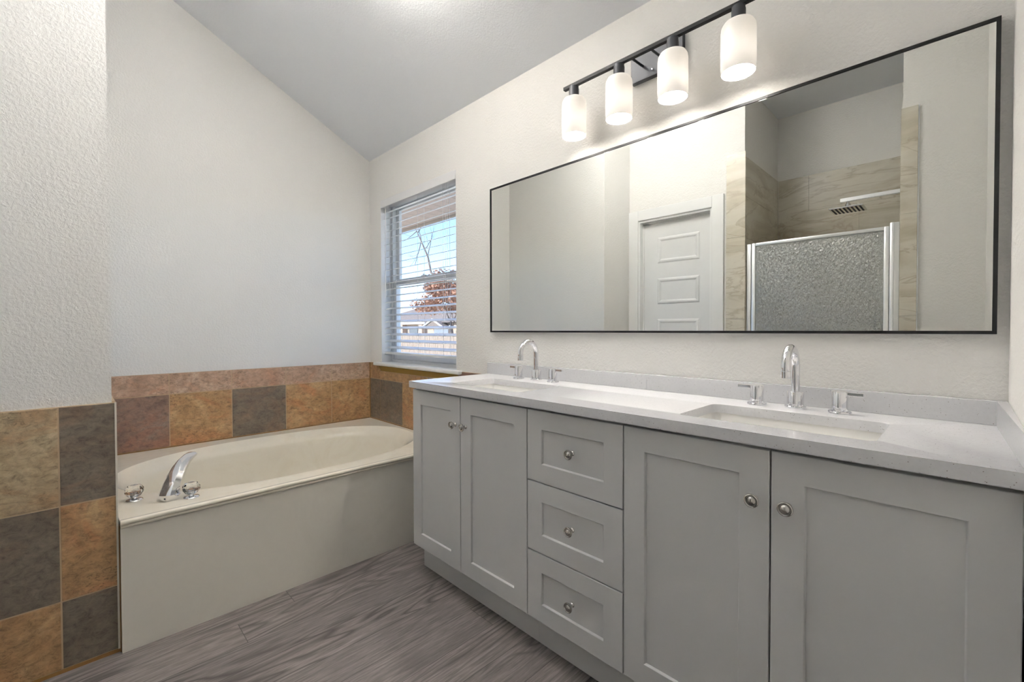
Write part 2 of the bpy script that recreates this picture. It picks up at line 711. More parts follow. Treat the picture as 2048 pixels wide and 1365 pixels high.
# ------------------------------------------------------------------ room shell
XR, YF, XP, YP = 3.374, -1.985, 1.150, -1.577      # right wall, far wall, partition face, partition end
SLOPE, ZC = 0.5097, 2.485                          # ceiling height at the vanity wall and its pitch
SX0, SX1, SYB, SZC = 2.123, 3.020, -2.820, 3.010   # shower recess
WX0, WX1, WZ0, WZ1 = 0.180, 1.113, 0.915, 2.140    # window opening

b = bm_new()
box(b, -0.15, XR + 0.15, -2.98, 0.15, -0.12, 0.0)
struct('floor', b, MAT['floor'], label='grey brown wood-look vinyl plank floor')

b = bm_new()
prism_x(b, [(0.20, ZC - 0.20 * SLOPE), (-2.14, ZC + 2.14 * SLOPE), (-2.14, ZC + 2.14 * SLOPE + 0.15), (0.20, ZC - 0.20 * SLOPE + 0.15)], -0.15, XR + 0.15)
struct('ceiling', b, MAT['ceiling'], label='white sloped ceiling rising away from the vanity wall')

b = bm_new()
prism_x(b, [(0.15, -0.12), (0.15, ZC + 0.02), (YP - 0.1, ZC + 1.677 * SLOPE + 0.05), (YP - 0.1, -0.12)], -0.15, 0.0)
struct('wall_back', b, MAT['wall'], label='cream textured wall behind the bathtub')

b = bm_new()
y0, y1 = 0.0, 0.15
ztop = ZC + 0.03
box(b, 0.0, WX0, y0, y1, -0.12, ztop)
box(b, WX1, XR + 0.15, y0, y1, -0.12, ztop)
box(b, WX0, WX1, y0, y1, -0.12, WZ0 - 0.024)
box(b, WX0, WX1, y0, y1, WZ1, ztop)
struct('wall_front', b, MAT['wall'], label='cream textured wall with the window and the wall mirror')

b = bm_new()
prism_x(b, [(YP, -0.12), (YP, ZC - YP * SLOPE + 0.05), (-2.14, ZC + 2.14 * SLOPE + 0.05), (-2.14, -0.12)], 0.0, XP)
struct('wall_left', b, MAT['wall'], label='cream partition wall at the foot of the bathtub')

b = bm_new()
dx0, dx1, dz1 = 1.241, 1.887, 2.125
zt = 3.60
box(b, XP, dx0, -2.13, YF, -0.12, zt)
box(b, dx0, dx1, -2.13, YF, dz1, zt)
box(b, dx1, SX0, -2.13, YF, -0.12, zt)
box(b, SX0, SX1, -2.13, YF, SZC, zt)
box(b, SX1, XR, -2.13, YF, -0.12, zt)
struct('wall_rear', b, MAT['wall'], label='cream wall with the white door and the shower opening, seen in the mirror')

b = bm_new()
prism_x(b, [(0.15, -0.12), (0.15, ZC + 0.0), (-2.13, ZC + 2.13 * SLOPE + 0.02), (-2.13, -0.12)], XR, XR + 0.15)
struct('wall_right', b, MAT['wall'], label='cream wall at the right end of the vanity')

# shower recess walls and ceiling
b = bm_new()
box(b, SX0 - 0.12, SX0, SYB - 0.12, -2.13, -0.12, SZC + 0.12)
box(b, SX1, SX1 + 0.12, SYB - 0.12, -2.13, -0.12, SZC + 0.12)
box(b, SX0, SX1, SYB - 0.12, SYB, -0.12, SZC + 0.12)
struct('wall_shower', b, MAT['wall'], label='cream upper walls inside the shower')
b = bm_new()
box(b, SX0, SX1, SYB, -2.13, SZC, SZC + 0.12)
struct('ceiling_shower', b, MAT['ceiling'], label='flat ceiling over the shower')
# unseen backing behind the white door, added to keep sun from leaking in
b = bm_new()
box(b, XP - 0.1, SX0 - 0.12, -2.24, -2.14, -0.12, 2.6)
struct('wall_door_backing', b, MAT['wall'], label='unseen backing wall behind the white door, blocking sun leaks')


# ------------------------------------------------------------------ slate tile wainscot
def tile_panel(name, cells, place, thick, label):
    """cells: (u0,u1,z0,z1,material). place(u, d) -> (x, y) with d the distance out of the wall."""
    bm = bm_new()
    us = [c[0] for c in cells] + [c[1] for c in cells]
    g = 0.0022

    def put(u0, u1, z0, z1, d1, mi, bev):
        xa, ya = place(u0, 0.0)
        xb, yb = place(u1, d1)
        vs0 = len(bm.verts)
        box(bm, min(xa, xb), max(xa, xb), min(ya, yb), max(ya, yb), z0, z1, bev, 1, mi)
    for c in cells:
        put(c[0], c[1], c[2], c[3], thick - 0.0015, 5, 0)
        put(c[0] + g, c[1] - g, c[2] + g, c[3] - g, thick, c[4], 0.0008)
    o = struct(name, bm, TILE + [MAT['grout']], label=label)
    return o


ZT, ZM, ZD = 0.9085, 0.7850, 0.472
ub = [-1.565, -1.275, -0.955, -0.631, -0.315, -0.010]
cells = []
for k, (lo, hi) in enumerate(zip([RUST, OCHRE, GREY, OCHRE, OCHRE], [PINK, PINK, PINK, PINK, PINK])):
    cells.append((ub[k], ub[k + 1], ZD + 0.004, ZM, lo))
    cells.append((ub[k], ub[k + 1], ZM, ZT, hi))
tile_panel('trim_1', cells, lambda u, d: (d, u), 0.010, 'slate tile band along the back wall above the bathtub')

# vanity wall: cut away below the window stool
cells = [(0.010, 0.170, ZD + 0.004, 0.786, GREY), (0.170, 0.490, ZD + 0.004, 0.786, GREY), (0.490, 0.810, ZD + 0.004, 0.786, OCHRE),
         (0.810, 1.130, ZD + 0.004, 0.786, RUST), (1.130, 1.412, ZD + 0.004, 0.786, GREY), (1.19, 1.412, 0.0, ZD, GREY),
         (0.010, 0.128, 0.786, ZT, OCHRE), (0.128, 0.170, 0.786, 0.852, OCHRE), (0.170, 0.490, 0.786, 0.850, OCHRE), (0.490, 0.810, 0.786, 0.850, OCHRE),
         (0.810, 1.140, 0.786, 0.850, GREY), (1.140, 1.412, 0.786, ZT, RUST)]
o = tile_panel('trim_2', cells, lambda u, d: (u, -d), 0.010, 'slate tile band under the window')
b = bm_new()
box(b, 0.118, 1.142, -0.0030, -0.0005, 0.846, 0.890)
struct('trim_3', b, MAT['board'], label='bare brown backing strip showing under the window stool')
b = bm_new()     # broken sloping tile corner at the left of the stool
vs = [(0.128, 0.852), (0.174, 0.852), (0.128, 0.890)]
a = [b.verts.new((x, -0.0098, z)) for x, z in vs]
c2 = [b.verts.new((x, -0.0005, z)) for x, z in vs]
b.faces.new(a)
b.faces.new(c2)
for k in range(3):
    b.faces.new((a[k], a[(k + 1) % 3], c2[(k + 1) % 3], c2[k]))
struct('trim_4', b, TILE[OCHRE], label='broken ochre tile corner under the left end of the window stool')

# partition wall face and its end
cells = []
uu = [-1.985, -1.711 - 0.001, -1.5655]
for k, cols in enumerate([(OCHRE, GREY), (GREY, OCHRE), (BEIGE, GREY)]):
    z0, z1 = [(0.012, 0.243), (0.243, 0.568), (0.568, 0.9045)][k]
    cells.append((uu[0], uu[1], z0, z1, cols[0]))
    cells.append((uu[1], uu[2], z0, z1, cols[1]))
tile_panel('trim_5', cells, lambda u, d: (XP + d, u), 0.012, 'large slate tiles on the partition wall at left')
cells = []
for k, (x0, x1) in enumerate([(0.011, 0.19), (0.19, 0.51), (0.51, 0.83), (0.83, 1.149)]):
    cells.append((x0, x1, ZD + 0.004, ZM, [OCHRE, RUST, OCHRE, GREY][k]))
    cells.append((x0, x1, ZM, ZT, PINK))
tile_panel('trim_6', cells, lambda u, d: (u, YP + d), 0.010, 'slate tile band on the bathtub side of the partition wall')
# stained caulk lines
b = bm_new()
box(b, 0.0101, 0.0165, -1.566, -0.0165, ZD, ZD + 0.005)
box(b, 0.0165, 1.19, -0.0165, -0.0101, ZD, ZD + 0.005)
box(b, 0.0101, 0.0150, -0.0150, -0.0101, ZD + 0.005, ZT)
box(b, XP, XP + 0.0135, -1.985, -1.5650, 0.0, 0.0120)
box(b, XP + 0.004, XP + 0.020, -1.5648, -1.5615, 0.0, 0.46)
struct('trim_7', b, MAT['stain'], label='brown stained caulk lines around the bathtub')
b = bm_new()
box(b, XP + 0.0121, XP + 0.0145, -1.5705, -1.5650, 0.012, 0.905)
struct('trim_8', b, MAT['caulk'], label='pale caulk strip on the tile edge beside the bathtub')

# ------------------------------------------------------------------ window
win = bpy.data.objects.new('window_1', None)
C.objects.link(win)
win.location = (0.6465, 0.10, WZ0)
win['kind'] = 'structure'
win['label'] = 'white single-hung window with a meeting rail above the bathtub'
GY0, GY1 = 0.085, 0.148
b = bm_new()
box(b, WX0, WX0 + 0.028, GY0, GY1, WZ0, WZ1)
box(b, WX1 - 0.028, WX1, GY0, GY1, WZ0, WZ1)
box(b, WX0 + 0.028, WX1 - 0.028, GY0, GY1, WZ1 - 0.03, WZ1)
box(b, WX0 + 0.028, WX1 - 0.028, GY0, GY1, WZ0, WZ0 + 0.022)
obj('frame', b, MAT['vinyl'], win)


def sash(name, y0, y1, z0, z1, rb, rtop):
    bm = bm_new()
    xa, xb = WX0 + 0.029, WX1 - 0.029
    st = 0.034
    box(bm, xa, xa + st, y0, y1, z0, z1, 0.003)
    box(bm, xb - st, xb, y0, y1, z0, z1, 0.003)
    box(bm, xa + st, xb - st, y0, y1, z0, z0 + rb, 0.003)
    box(bm, xa + st, xb - st, y0, y1, z1 - rtop, z1, 0.003)
    s = obj(name, bm, MAT['vinyl'], win)
    g = bm_new()
    ym = (y0 + y1) / 2
    box(g, xa + st - 0.004, xb - st + 0.004, ym - 0.002, ym + 0.002, z0 + rb - 0.004, z1 - rtop + 0.004)
    obj('pane', g, MAT['glass'], s)
    return s


sash('upper_sash', 0.119, 0.143, 1.500, WZ1 - 0.031, 0.036, 0.034)
lo = sash('lower_sash', 0.091, 0.116, WZ0 + 0.023, 1.545, 0.044, 0.040)
b = bm_new()
box(b, 0.60, 0.66, 0.080, 0.0905, 1.532, 1.548, 0.003)
box(b, 0.625, 0.635, 0.078, 0.0905, 1.546, 1.556, 0.002)
obj('latch', b, MAT['vinyl'], lo)
# stool
b = bm_new()
box(b, 0.106, 1.176, -0.036, -0.0002, WZ0 - 0.024, WZ0, 0.008, 3)
box(b, WX0 + 0.0005, WX1 - 0.0005, -0.004, 0.0845, WZ0 - 0.0238, WZ0 - 0.0002)
lin = bm_new()
box(lin, WX0 + 0.0003, WX0 + 0.0020, -0.0003, 0.0845, WZ0, WZ1 - 0.0003)
box(lin, WX1 - 0.0020, WX1 - 0.0003, -0.0003, 0.0845, WZ0, WZ1 - 0.0003)
box(lin, WX0 + 0.0020, WX1 - 0.0020, -0.0003, 0.0845, WZ1 - 0.0020, WZ1 - 0.0003)
obj('jamb_lining', lin, MAT['liner'], win)
st = obj('window_stool', b, MAT['trim'], win, 40)

# blind
BY = 0.046
blind = thing('window_blind', 'white horizontal slat blind with open slats hanging in the window above the bathtub', 'blind', (0.6465, BY, WZ1))
b = bm_new()
box(b, WX0 + 0.006, WX1 - 0.006, 0.014, 0.052, WZ1 - 0.052, WZ1 - 0.004, 0.002)
obj('headrail', b, MAT['blind'], blind)
b = bm_new()
box(b, WX0 + 0.003, WX1 - 0.003, -0.006, 0.006, WZ1 - 0.058, WZ1 - 0.001, 0.003)
obj('valance', b, MAT['blind'], blind)
tilt = math.radians(17.5)


def slat_bm(z):
    bm = bm_new()
    hw, th = 0.0250, 0.0026
    pts = []
    nseg = 6
    for k in range(nseg + 1):
        s = -hw + 2 * hw * k / nseg
        crown = 0.0016 * (1 - (s / hw) ** 2)
        pts.append((s, crown + th / 2))
    for k in range(nseg, -1, -1):
        s = -hw + 2 * hw * k / nseg
        crown = 0.0016 * (1 - (s / hw) ** 2)
        pts.append((s, crown - th / 2))
    poly = [(BY + s * math.cos(tilt) - h * math.sin(tilt), z + s * math.sin(tilt) + h * math.cos(tilt)) for s, h in pts]
    prism_x(bm, poly, WX0 + 0.010, WX1 - 0.010)
    return bm


NS, Z0S, SP = 22, 2.058, 0.0489
first = obj('slat', slat_bm(Z0S), MAT['blind'], blind, 40)
for k in range(1, NS):
    s = first.copy()
    C.objects.link(s)
    s.location = (0, 0, -SP * k)
b = bm_new()
zr = Z0S - SP * NS + 0.006
box(b, WX0 + 0.010, WX1 - 0.010, BY - 0.025, BY + 0.025, zr - 0.010, zr + 0.008, 0.003)
obj('bottom_rail', b, MAT['blind'], blind)
for x in (0.272, 0.655, 0.951):
    b = bm_new()
    for yy in (BY - 0.0268, BY + 0.0268):
        box(b, x - 0.0012, x + 0.0012, yy - 0.0006, yy + 0.0006, zr, WZ1 - 0.05)
    obj('ladder_cord', b, MAT['cord'], blind)
b = bm_new()
tube(b, [(0.232, 0.012, WZ1 - 0.058), (0.233, 0.008, 1.40)], 0.0042, 8)
obj('tilt_wand', b, MAT['blind'], blind, 40)
b = bm_new()
for x in (0.985, 1.005):
    tube(b, [(x, 0.014, WZ1 - 0.055), (x, 0.013, 1.22)], 0.0010, 5)
obj('lift_cord', b, MAT['cord'], blind)

# ------------------------------------------------------------------ door seen in the mirror
door = bpy.data.objects.new('door_1', None)
C.objects.link(door)
door.location = (1.56, YF, 0)
door['kind'] = 'structure'
door['label'] = 'white panelled door in a white casing, seen in the mirror'
b = bm_new()
cw = 0.090
box(b, dx0 - cw + 0.0005, dx0, YF, YF + 0.018, 0, dz1 + cw, 0.003)
box(b, dx1, dx1 + cw, YF, YF + 0.018, 0, dz1 + cw, 0.003)
box(b, dx0, dx1, YF, YF + 0.018, dz1, dz1 + cw, 0.003)
obj('casing', b, MAT['trim'], door)
b = bm_new()
box(b, dx0, dx0 + 0.018, -2.125, YF + 0.006, 0, dz1)
box(b, dx1 - 0.018, dx1, -2.125, YF + 0.006, 0, dz1)
box(b, dx0 + 0.018, dx1 - 0.018, -2.125, YF + 0.006, dz1 - 0.018, dz1)
box(b, dx0 + 0.018, dx0 + 0.030, -2.085, -2.03, 0, dz1 - 0.018)
box(b, dx0 + 0.030, dx1 - 0.018, -2.085, -2.03, dz1 - 0.030, dz1 - 0.018)
obj('jamb', b, MAT['trim'], door)
b = bm_new()
lx0, lx1, ly = dx0 + 0.031, dx1 - 0.019, -2.034
box(b, lx0, lx1, ly - 0.035, ly, 0.008, dz1 - 0.031)
for k in range(5):
    zc = 1.853 - 0.357 * k
    x0, x1, z0, z1 = lx0 + 0.125, lx1 - 0.100, zc - 0.113, zc + 0.113
    rings = []
    for inset, d in ((0.0, 0.0), (0.010, 0.006), (0.022, 0.007), (0.036, 0.001)):
        rings.append([(x0 + inset, ly + d, z0 + inset), (x1 - inset, ly + d, z0 + inset), (x1 - inset, ly + d, z1 - inset), (x0 + inset, ly + d, z1 - inset)])
    loft(b, rings, False, True)
obj('door_leaf', b, MAT['door'], door)
b = bm_new()
lathe(b, [(0.030, 0), (0.030, 0.006), (0.011, 0.010), (0.011, 0.035), (0.026, 0.045), (0.029, 0.058), (0.020, 0.070), (0, 0.073)], (lx1 - 0.06, ly, 0.92), (0, 1, 0), 24)
obj('door_knob', b, MAT['nickel'], door, 40)


# ------------------------------------------------------------------ shower tile, enclosure and head
def marble_panel(name, cells, place, thick, label):
    bm = bm_new()
    for (u0, u1, z0, z1) in cells:
        xa, ya = place(u0, 0)
        xb, yb = place(u1, thick)
        g = 0.0007
        box(bm, min(xa, xb) + (g if abs(xa - xb) > 0.03 else 0), max(xa, xb) - (g if abs(xa - xb) > 0.03 else 0),
            min(ya, yb) + (g if abs(ya - yb) > 0.03 else 0), max(ya, yb) - (g if abs(ya - yb) > 0.03 else 0), z0 + g, z1 - g, 0.0006, 1)
    return struct(name, bm, MAT['marble'], label=label)


zrows = [0.0, 0.30, 0.61, 0.92, 1.23, 1.54, 1.85, 2.16, 2.46]
cb, cs1, cs2 = [], [], []
for i in range(len(zrows) - 1):
    ys = [SYB + 0.011, -2.42, -1.985] if i % 2 else [SYB + 0.011, -2.60, -1.985]
    xs = [SX0 + 0.011, 2.36, SX1 - 0.011] if i % 2 else [SX0 + 0.011, 2.70, SX1 - 0.011]
    for a_, b_ in zip(xs, xs[1:]):
        cb.append((a_, b_, zrows[i], zrows[i + 1]))
    for a_, b_ in zip(ys, ys[1:]):
        cs1.append((a_, b_, zrows[i], zrows[i + 1]))
        cs2.append((a_, b_, zrows[i], zrows[i + 1]))
marble_panel('trim_9', cb, lambda u, d: (u, SYB + d), 0.010, 'beige veined marble tiles on the rear shower wall')
marble_panel('trim_10', cs1, lambda u, d: (SX0 + d, u), 0.010, 'beige veined marble tiles on the shower side wall next to the door')
marble_panel('trim_11', cs2, lambda u, d: (SX1 - d, u), 0.010, 'beige veined marble tiles on the shower side wall with the shower head')
zz = [0.0, 0.62, 1.24, 1.86, 2.500]
marble_panel('trim_12', [(1.994, SX0 + 0.009, zz[k], zz[k + 1]) for k in range(4)], lambda u, d: (u, YF + d), 0.010, 'upright marble tile strip between door and shower')
marble_panel('trim_13', [(SX1 - 0.009, 3.090, zz[k], zz[k + 1]) for k in range(4)], lambda u, d: (u, YF + d), 0.010, 'upright marble tile strip at the right of the shower')
b = bm_new()
box(b, 3.0905, 3.0945, YF, YF + 0.012, 0, 2.50)
struct('trim_14', b, MAT['steel'], label='metal edge strip beside the marble tile')
b = bm_new()
box(b, SX0 + 0.011, SX1 - 0.011, -2.10, -1.986, 0.0, 0.12, 0.004)
struct('trim_15', b, MAT['marble'], label='marble shower curb')

sd = thing('shower_door', 'silver framed shower door with rain textured glass, seen in the mirror', 'shower door', (2.572, -2.02, 0.12))
fx0, fx1, fy = SX0 + 0.0112, SX1 - 0.0112, -2.02
b = bm_new()
box(b, fx0, fx0 + 0.030, fy - 0.020, fy + 0.020, 0.121, 1.800, 0.004)
box(b, fx0 + 0.006, fx0 + 0.014, fy + 0.020, fy + 0.026, 0.121, 1.800, 0.002)
obj('wall_jamb', b, MAT['steel'], sd, 30)
b = bm_new()
box(b, fx1 - 0.046, fx1, fy - 0.022, fy + 0.022, 0.121, 1.822, 0.004)
box(b, fx1 - 0.040, fx1 - 0.026, fy + 0.022, fy + 0.030, 0.121, 1.822, 0.003)
obj('wall_jamb', b, MAT['steel'], sd, 30)
b = bm_new()
px0, px1 = fx0 + 0.032, fx1 - 0.049
box(b, px0, px0 + 0.026, fy - 0.013, fy + 0.013, 0.140, 1.804, 0.004)
box(b, px1 - 0.026, px1, fy - 0.013, fy + 0.013, 0.140, 1.804, 0.004)
box(b, px0 + 0.026, px1 - 0.026, fy - 0.013, fy + 0.013, 1.782, 1.804, 0.003)
box(b, px0 + 0.026, px1 - 0.026, fy - 0.013, fy + 0.013, 0.140, 0.165, 0.003)
dfm = obj('door_frame', b, MAT['steel'], sd, 30)
b = bm_new()
box(b, px0 + 0.022, px1 - 0.022, fy - 0.0025, fy + 0.0025, 0.160, 1.786)
obj('glass_panel', b, MAT['obscure'], sd)
b = bm_new()
tube(b, [(px1 - 0.075, fy - 0.014, 1.10), (px1 - 0.075, fy - 0.045, 1.10), (px1 - 0.075, fy - 0.05, 1.12), (px1 - 0.075, fy - 0.05, 1.23), (px1 - 0.075, fy - 0.045, 1.25), (px1 - 0.075, fy - 0.014, 1.25)], 0.008, 10)
obj('pull_handle', b, MAT['charcoal'], sd, 40)

sh = thing('shower_head', 'square rain shower head on a horizontal arm above the shower door, seen in the mirror', 'shower head', (SX1 - 0.0105, -2.40, 2.105))
b = bm_new()
box(b, 2.645, SX1 - 0.018, -2.413, -2.387, 2.090, 2.116, 0.002)
obj('arm', b, MAT['steel'], sh)
b = bm_new()
box(b, SX1 - 0.0185, SX1 - 0.0105, -2.432, -2.368, 2.071, 2.135, 0.002)
obj('wall_flange', b, MAT['steel'], sh)
b = bm_new()
lathe(b, [(0.012, 0), (0.012, 0.018), (0.017, 0.022), (0.017, 0.036), (0.010, 0.040), (0.010, 0.055)], (2.69, -2.40, 2.035), (0, 0, 1), 16)
obj('swivel_joint', b, MAT['chrome'], sh, 40)
b = bm_new()
box(b, 2.59, 2.79, -2.50, -2.30, 2.027, 2.037, 0.003)
pl = obj('head_plate', b, MAT['chrome'], sh)
b = bm_new()
for k in range(8):
    x = 2.603 + k * 0.0232
    box(b, x, x + 0.0105, -2.488, -2.312, 2.0252, 2.0272)
obj('nozzle_strip', b, MAT['rubber'], pl)


# ------------------------------------------------------------------ bathtub
def basin_ring(s, z, n=72):
    cx, cy, a, bb, e = 0.590, -0.800, 0.755, 0.470, 2.35
    pts = []
    for k in range(n):
        th = 2 * PI * k / n
        c, sn = math.cos(th), math.sin(th)
        pts.append((cx + bb * s[0] * math.copysign(abs(c) ** (2 / e), c), cy + s[2] + a * s[1] * math.copysign(abs(sn) ** (2 / e), sn), z))
    return pts


XT = 1.187
tub = thing('bathtub', 'cream oval bathtub built in under the window', 'bathtub', (0.60, -0.79, 0.0))
b = bm_new()
ring0 = basin_ring((1, 1, 0), ZD)
loops = [[(0.0105, -1.5655), (XT, -1.5615), (XT, -0.0105), (0.0105, -0.0105)], [(p[0], p[1]) for p in ring0]]
vouter = [b.verts.new((x, y, ZD)) for x, y in loops[0]]
vinner = [b.verts.new((x, y, ZD)) for x, y in loops[1]]
es = []
for vs in (vouter, vinner):
    for k in range(len(vs)):
        es.append(b.edges.new((vs[k], vs[(k + 1) % len(vs)])))
bmesh.ops.triangle_fill(b, use_beauty=True, edges=es)
prev = vinner
for s, dz in (((0.992, 0.995, 0), -0.004), ((0.972, 0.984, 0), -0.012), ((0.925, 0.955, 0), -0.026), ((0.885, 0.930, 0), -0.042), ((0.868, 0.918, 0), -0.062), ((0.845, 0.90, 0.0), -0.12),
              ((0.80, 0.865, 0.0), -0.22), ((0.74, 0.82, 0.01), -0.30), ((0.66, 0.76, 0.01), -0.345), ((0.52, 0.66, 0.01), -0.365), ((0.25, 0.33, 0.01), -0.370)):
    cur = [b.verts.new(p) for p in basin_ring(s, ZD + dz)]
    n = len(cur)
    for k in range(n):
        b.faces.new((prev[k], prev[(k + 1) % n], cur[(k + 1) % n], cur[k]))
    prev = cur
b.faces.new(prev)
obj('tub_basin', b, MAT['tub'], tub, 35)
b = bm_new()     # moulded front lip
poly = []
for k in range(9):
    a_ = -PI / 2 + PI * k / 8
    poly.append((XT + 0.004 + 0.009 * math.cos(a_), ZD + 0.002 + 0.009 * math.sin(a_)))
poly += [(XT - 0.012, ZD + 0.0095), (XT - 0.022, ZD + 0.001), (XT - 0.022, ZD - 0.004), (XT - 0.004, ZD - 0.004)]
poly2 = []
for k in range(7):
    a_ = -PI / 2 + PI * k / 6
    poly2.append((XT + 0.001 + 0.007 * math.cos(a_), ZD - 0.0125 + 0.007 * math.sin(a_)))
poly2 += [(XT - 0.012, ZD - 0.0055), (XT - 0.012, ZD - 0.0195)]
for P in (poly, poly2):
    a = [b.verts.new((x, -1.5610, z)) for x, z in P]
    c2 = [b.verts.new((x, -0.0105, z)) for x, z in P]
    b.faces.new(a)
    b.faces.new(c2)
    for k in range(len(P)):
        b.faces.new((a[k], a[(k + 1) % len(P)], c2[(k + 1) % len(P)], c2[k]))
obj('front_lip', b, MAT['tub'], tub, 40)
b = bm_new()
box(b, XT - 0.022, XT - 0.001, -1.5610, -0.0105, 0.001, ZD - 0.019)
obj('apron', b, MAT['apron'], tub)['label'] = 'greyish veined apron panel'
b = bm_new()
lathe(b, [(0.030, 0), (0.030, 0.003), (0.024, 0.005), (0, 0.005)], (0.60, -0.30, ZD - 0.371), (0, 0, 1), 24)
obj('drain', b, MAT['chrome'], tub, 40)

# deck faucet
tf = thing('tub_faucet', 'chrome deck faucet with two clear knobs on the bathtub rim', 'faucet', (1.035, -1.405, ZD + 0.0006))
dirv = Vector((-0.81, 0.59, 0)).normalized()
side = Vector((0.59, 0.81, 0)).normalized()
b = bm_new()
base = Vector((1.030, -1.402, ZD + 0.0006))
prof = [  # along, height, half width, half thickness(normal), tangent angle
    (0.000, 0.000, 0.0275, 0.0250, 90), (0.000, 0.006, 0.0305, 0.0280, 90), (0.000, 0.024, 0.0370, 0.0330, 86), (0.004, 0.030, 0.0365, 0.0328, 78), (0.018, 0.056, 0.0335, 0.0260, 58),
    (0.042, 0.085, 0.0300, 0.0200, 47), (0.072, 0.111, 0.0270, 0.0160, 38), (0.104, 0.129, 0.0245, 0.0130, 26), (0.134, 0.139, 0.0225, 0.0115, 12), (0.158, 0.142, 0.0210, 0.0100, 2), (0.170, 0.142, 0.0195, 0.0080, 0)]
rings = []
for al, h, hw, ht, ang in prof:
    cpt = base + dirv * al + Vector((0, 0, h))
    a_ = math.radians(ang)
    tan = dirv * math.cos(a_) + Vector((0, 0, 1)) * math.sin(a_)
    nrm = -dirv * math.sin(a_) + Vector((0, 0, 1)) * math.cos(a_)
    sec = []
    for su, sn in ((-1, -0.75), (-0.8, -1), (0.8, -1), (1, -0.75), (1, 0.15), (0.55, 0.9), (0.2, 1.0), (-0.2, 1.0), (-0.55, 0.9), (-1, 0.15)):
        sec.append(cpt + side * su * hw + nrm * sn * ht)
    rings.append(sec)
loft(b, rings, True, True)
sp = obj('spout', b, MAT['chrome'], tf, 34)
b = bm_new()
tip = base + dirv * 0.156 + Vector((0, 0, 0.134))
lathe(b, [(0.010, 0), (0.010, -0.010), (0.007, -0.012), (0, -0.012)], tip, (0, 0, 1), 16)
obj('aerator', b, MAT['chrome'], sp, 40)
b = bm_new()
lathe(b, [(0.0034, 0), (0.0034, 0.002), (0, 0.002)], base - dirv * 0.0285 + Vector((0, 0, 0.014)), tuple(-dirv), 12)
obj('set_screw', b, MAT['rubber'], sp)
for hx, hy, ph in ((0.937, -1.504, 0.1), (1.061, -1.333, 0.3)):
    b = bm_new()
    lathe(b, [(0.0275, 0), (0.0280, 0.002), (0.0262, 0.0045), (0.019, 0.0065), (0.011, 0.008), (0.0095, 0.012), (0.0095, 0.030), (0.006, 0.032), (0, 0.032)], (hx, hy, ZD + 0.0006), (0, 0, 1), 28)
    hd = obj('handle', b, MAT['chrome'], tf, 40)
    b = bm_new()
    lathe(b, [(0.0105, 0.0125), (0.0215, 0.0190), (0.0310, 0.033), (0.0310, 0.046), (0.0235, 0.0585), (0.014, 0.0610), (0, 0.0595)], (hx, hy, ZD + 0.0006), (0, 0, 1), 10, False, ph)
    lathe(b, [(0.0105, 0.0125), (0.0104, 0.0335), (0, 0.0345)], (hx, hy, ZD + 0.0006), (0, 0, 1), 10, False, ph)
    obj('crystal_knob', b, MAT['crystal'], hd)['label'] = 'faceted clear knob'

# ------------------------------------------------------------------ vanity cabinets
FY = -0.513            # door faces
CY = -0.493            # carcass front
KY = -0.452            # toe kick
CXL, CZ, CZB, CTY = 1.437, 0.917, 0.889, -0.533


def knob(parent, x, z, front=FY):
    bm = bm_new()
    lathe(bm, [(0.0085, 0), (0.0085, 0.002), (0.0060, 0.005), (0.0052, 0.012), (0.0068, 0.016), (0.0150, 0.0195), (0.0165, 0.0225), (0.0160, 0.0250), (0.0140, 0.0258),
                (0.0125, 0.0243), (0.0100, 0.0243), (0.0085, 0.0262), (0.0045, 0.0285), (0, 0.0290)], (x, front, z), (0, -1, 0), 32)
    return obj('knob', bm, MAT['nickel'], parent, 38)


def shaker(bm, x0, x1, z0, z1, fx, fz, yf=FY, yb=CY - 0.0005, rec=0.0075):
    e = 0.0018
    def ring(i, y, ii=None):
        return [(x0 + i, y, z0 + i), (x1 - i, y, z0 + i), (x1 - i, y, z1 - i), (x0 + i, y, z1 - i)]
    def inner(x_in, z_in, y):
        return [(x0 + x_in, y, z0 + z_in), (x1 - x_in, y, z0 + z_in), (x1 - x_in, y, z1 - z_in), (x0 + x_in, y, z1 - z_in)]
    loft(bm, [ring(0, yb), ring(0, yf + e), ring(e * 0.35, yf + e * 0.35), ring(e, yf), inner(fx, fz, yf), inner(fx + 0.0012, fz + 0.0012, yf + 0.0012),
              inner(fx + 0.0035, fz + 0.0035, yf + rec)], True, True)


def carcass(parent, x0, x1, left_panel=False):
    bm = bm_new()
    t_ = 0.016
    box(bm, x0, x0 + t_, CY, -0.011, 0.118, CZB - 0.0005)
    box(bm, x1 - t_, x1, CY, -0.011, 0.118, CZB - 0.0005)
    box(bm, x0 + t_, x1 - t_, CY, -0.011, 0.118, 0.134)
    box(bm, x0 + t_, x1 - t_, -0.019, -0.011, 0.134, CZB - 0.0005)
    box(bm, x0 + t_, x1 - t_, CY, CY + 0.018, 0.83, CZB - 0.0005)
    box(bm, x0 + t_, x1 - t_, CY, CY + 0.018, 0.134, 0.160)
    return obj('carcass', bm, MAT['cabinet'], parent)


def toe(parent, x0, x1):
    bm = bm_new()
    box(bm, x0, x1, KY, KY + 0.016, 0.001, 0.1175)
    return obj('toe_kick', bm, MAT['cabinet'], parent)


g = 0.0019
ZB, ZTP = 0.131, 0.8775


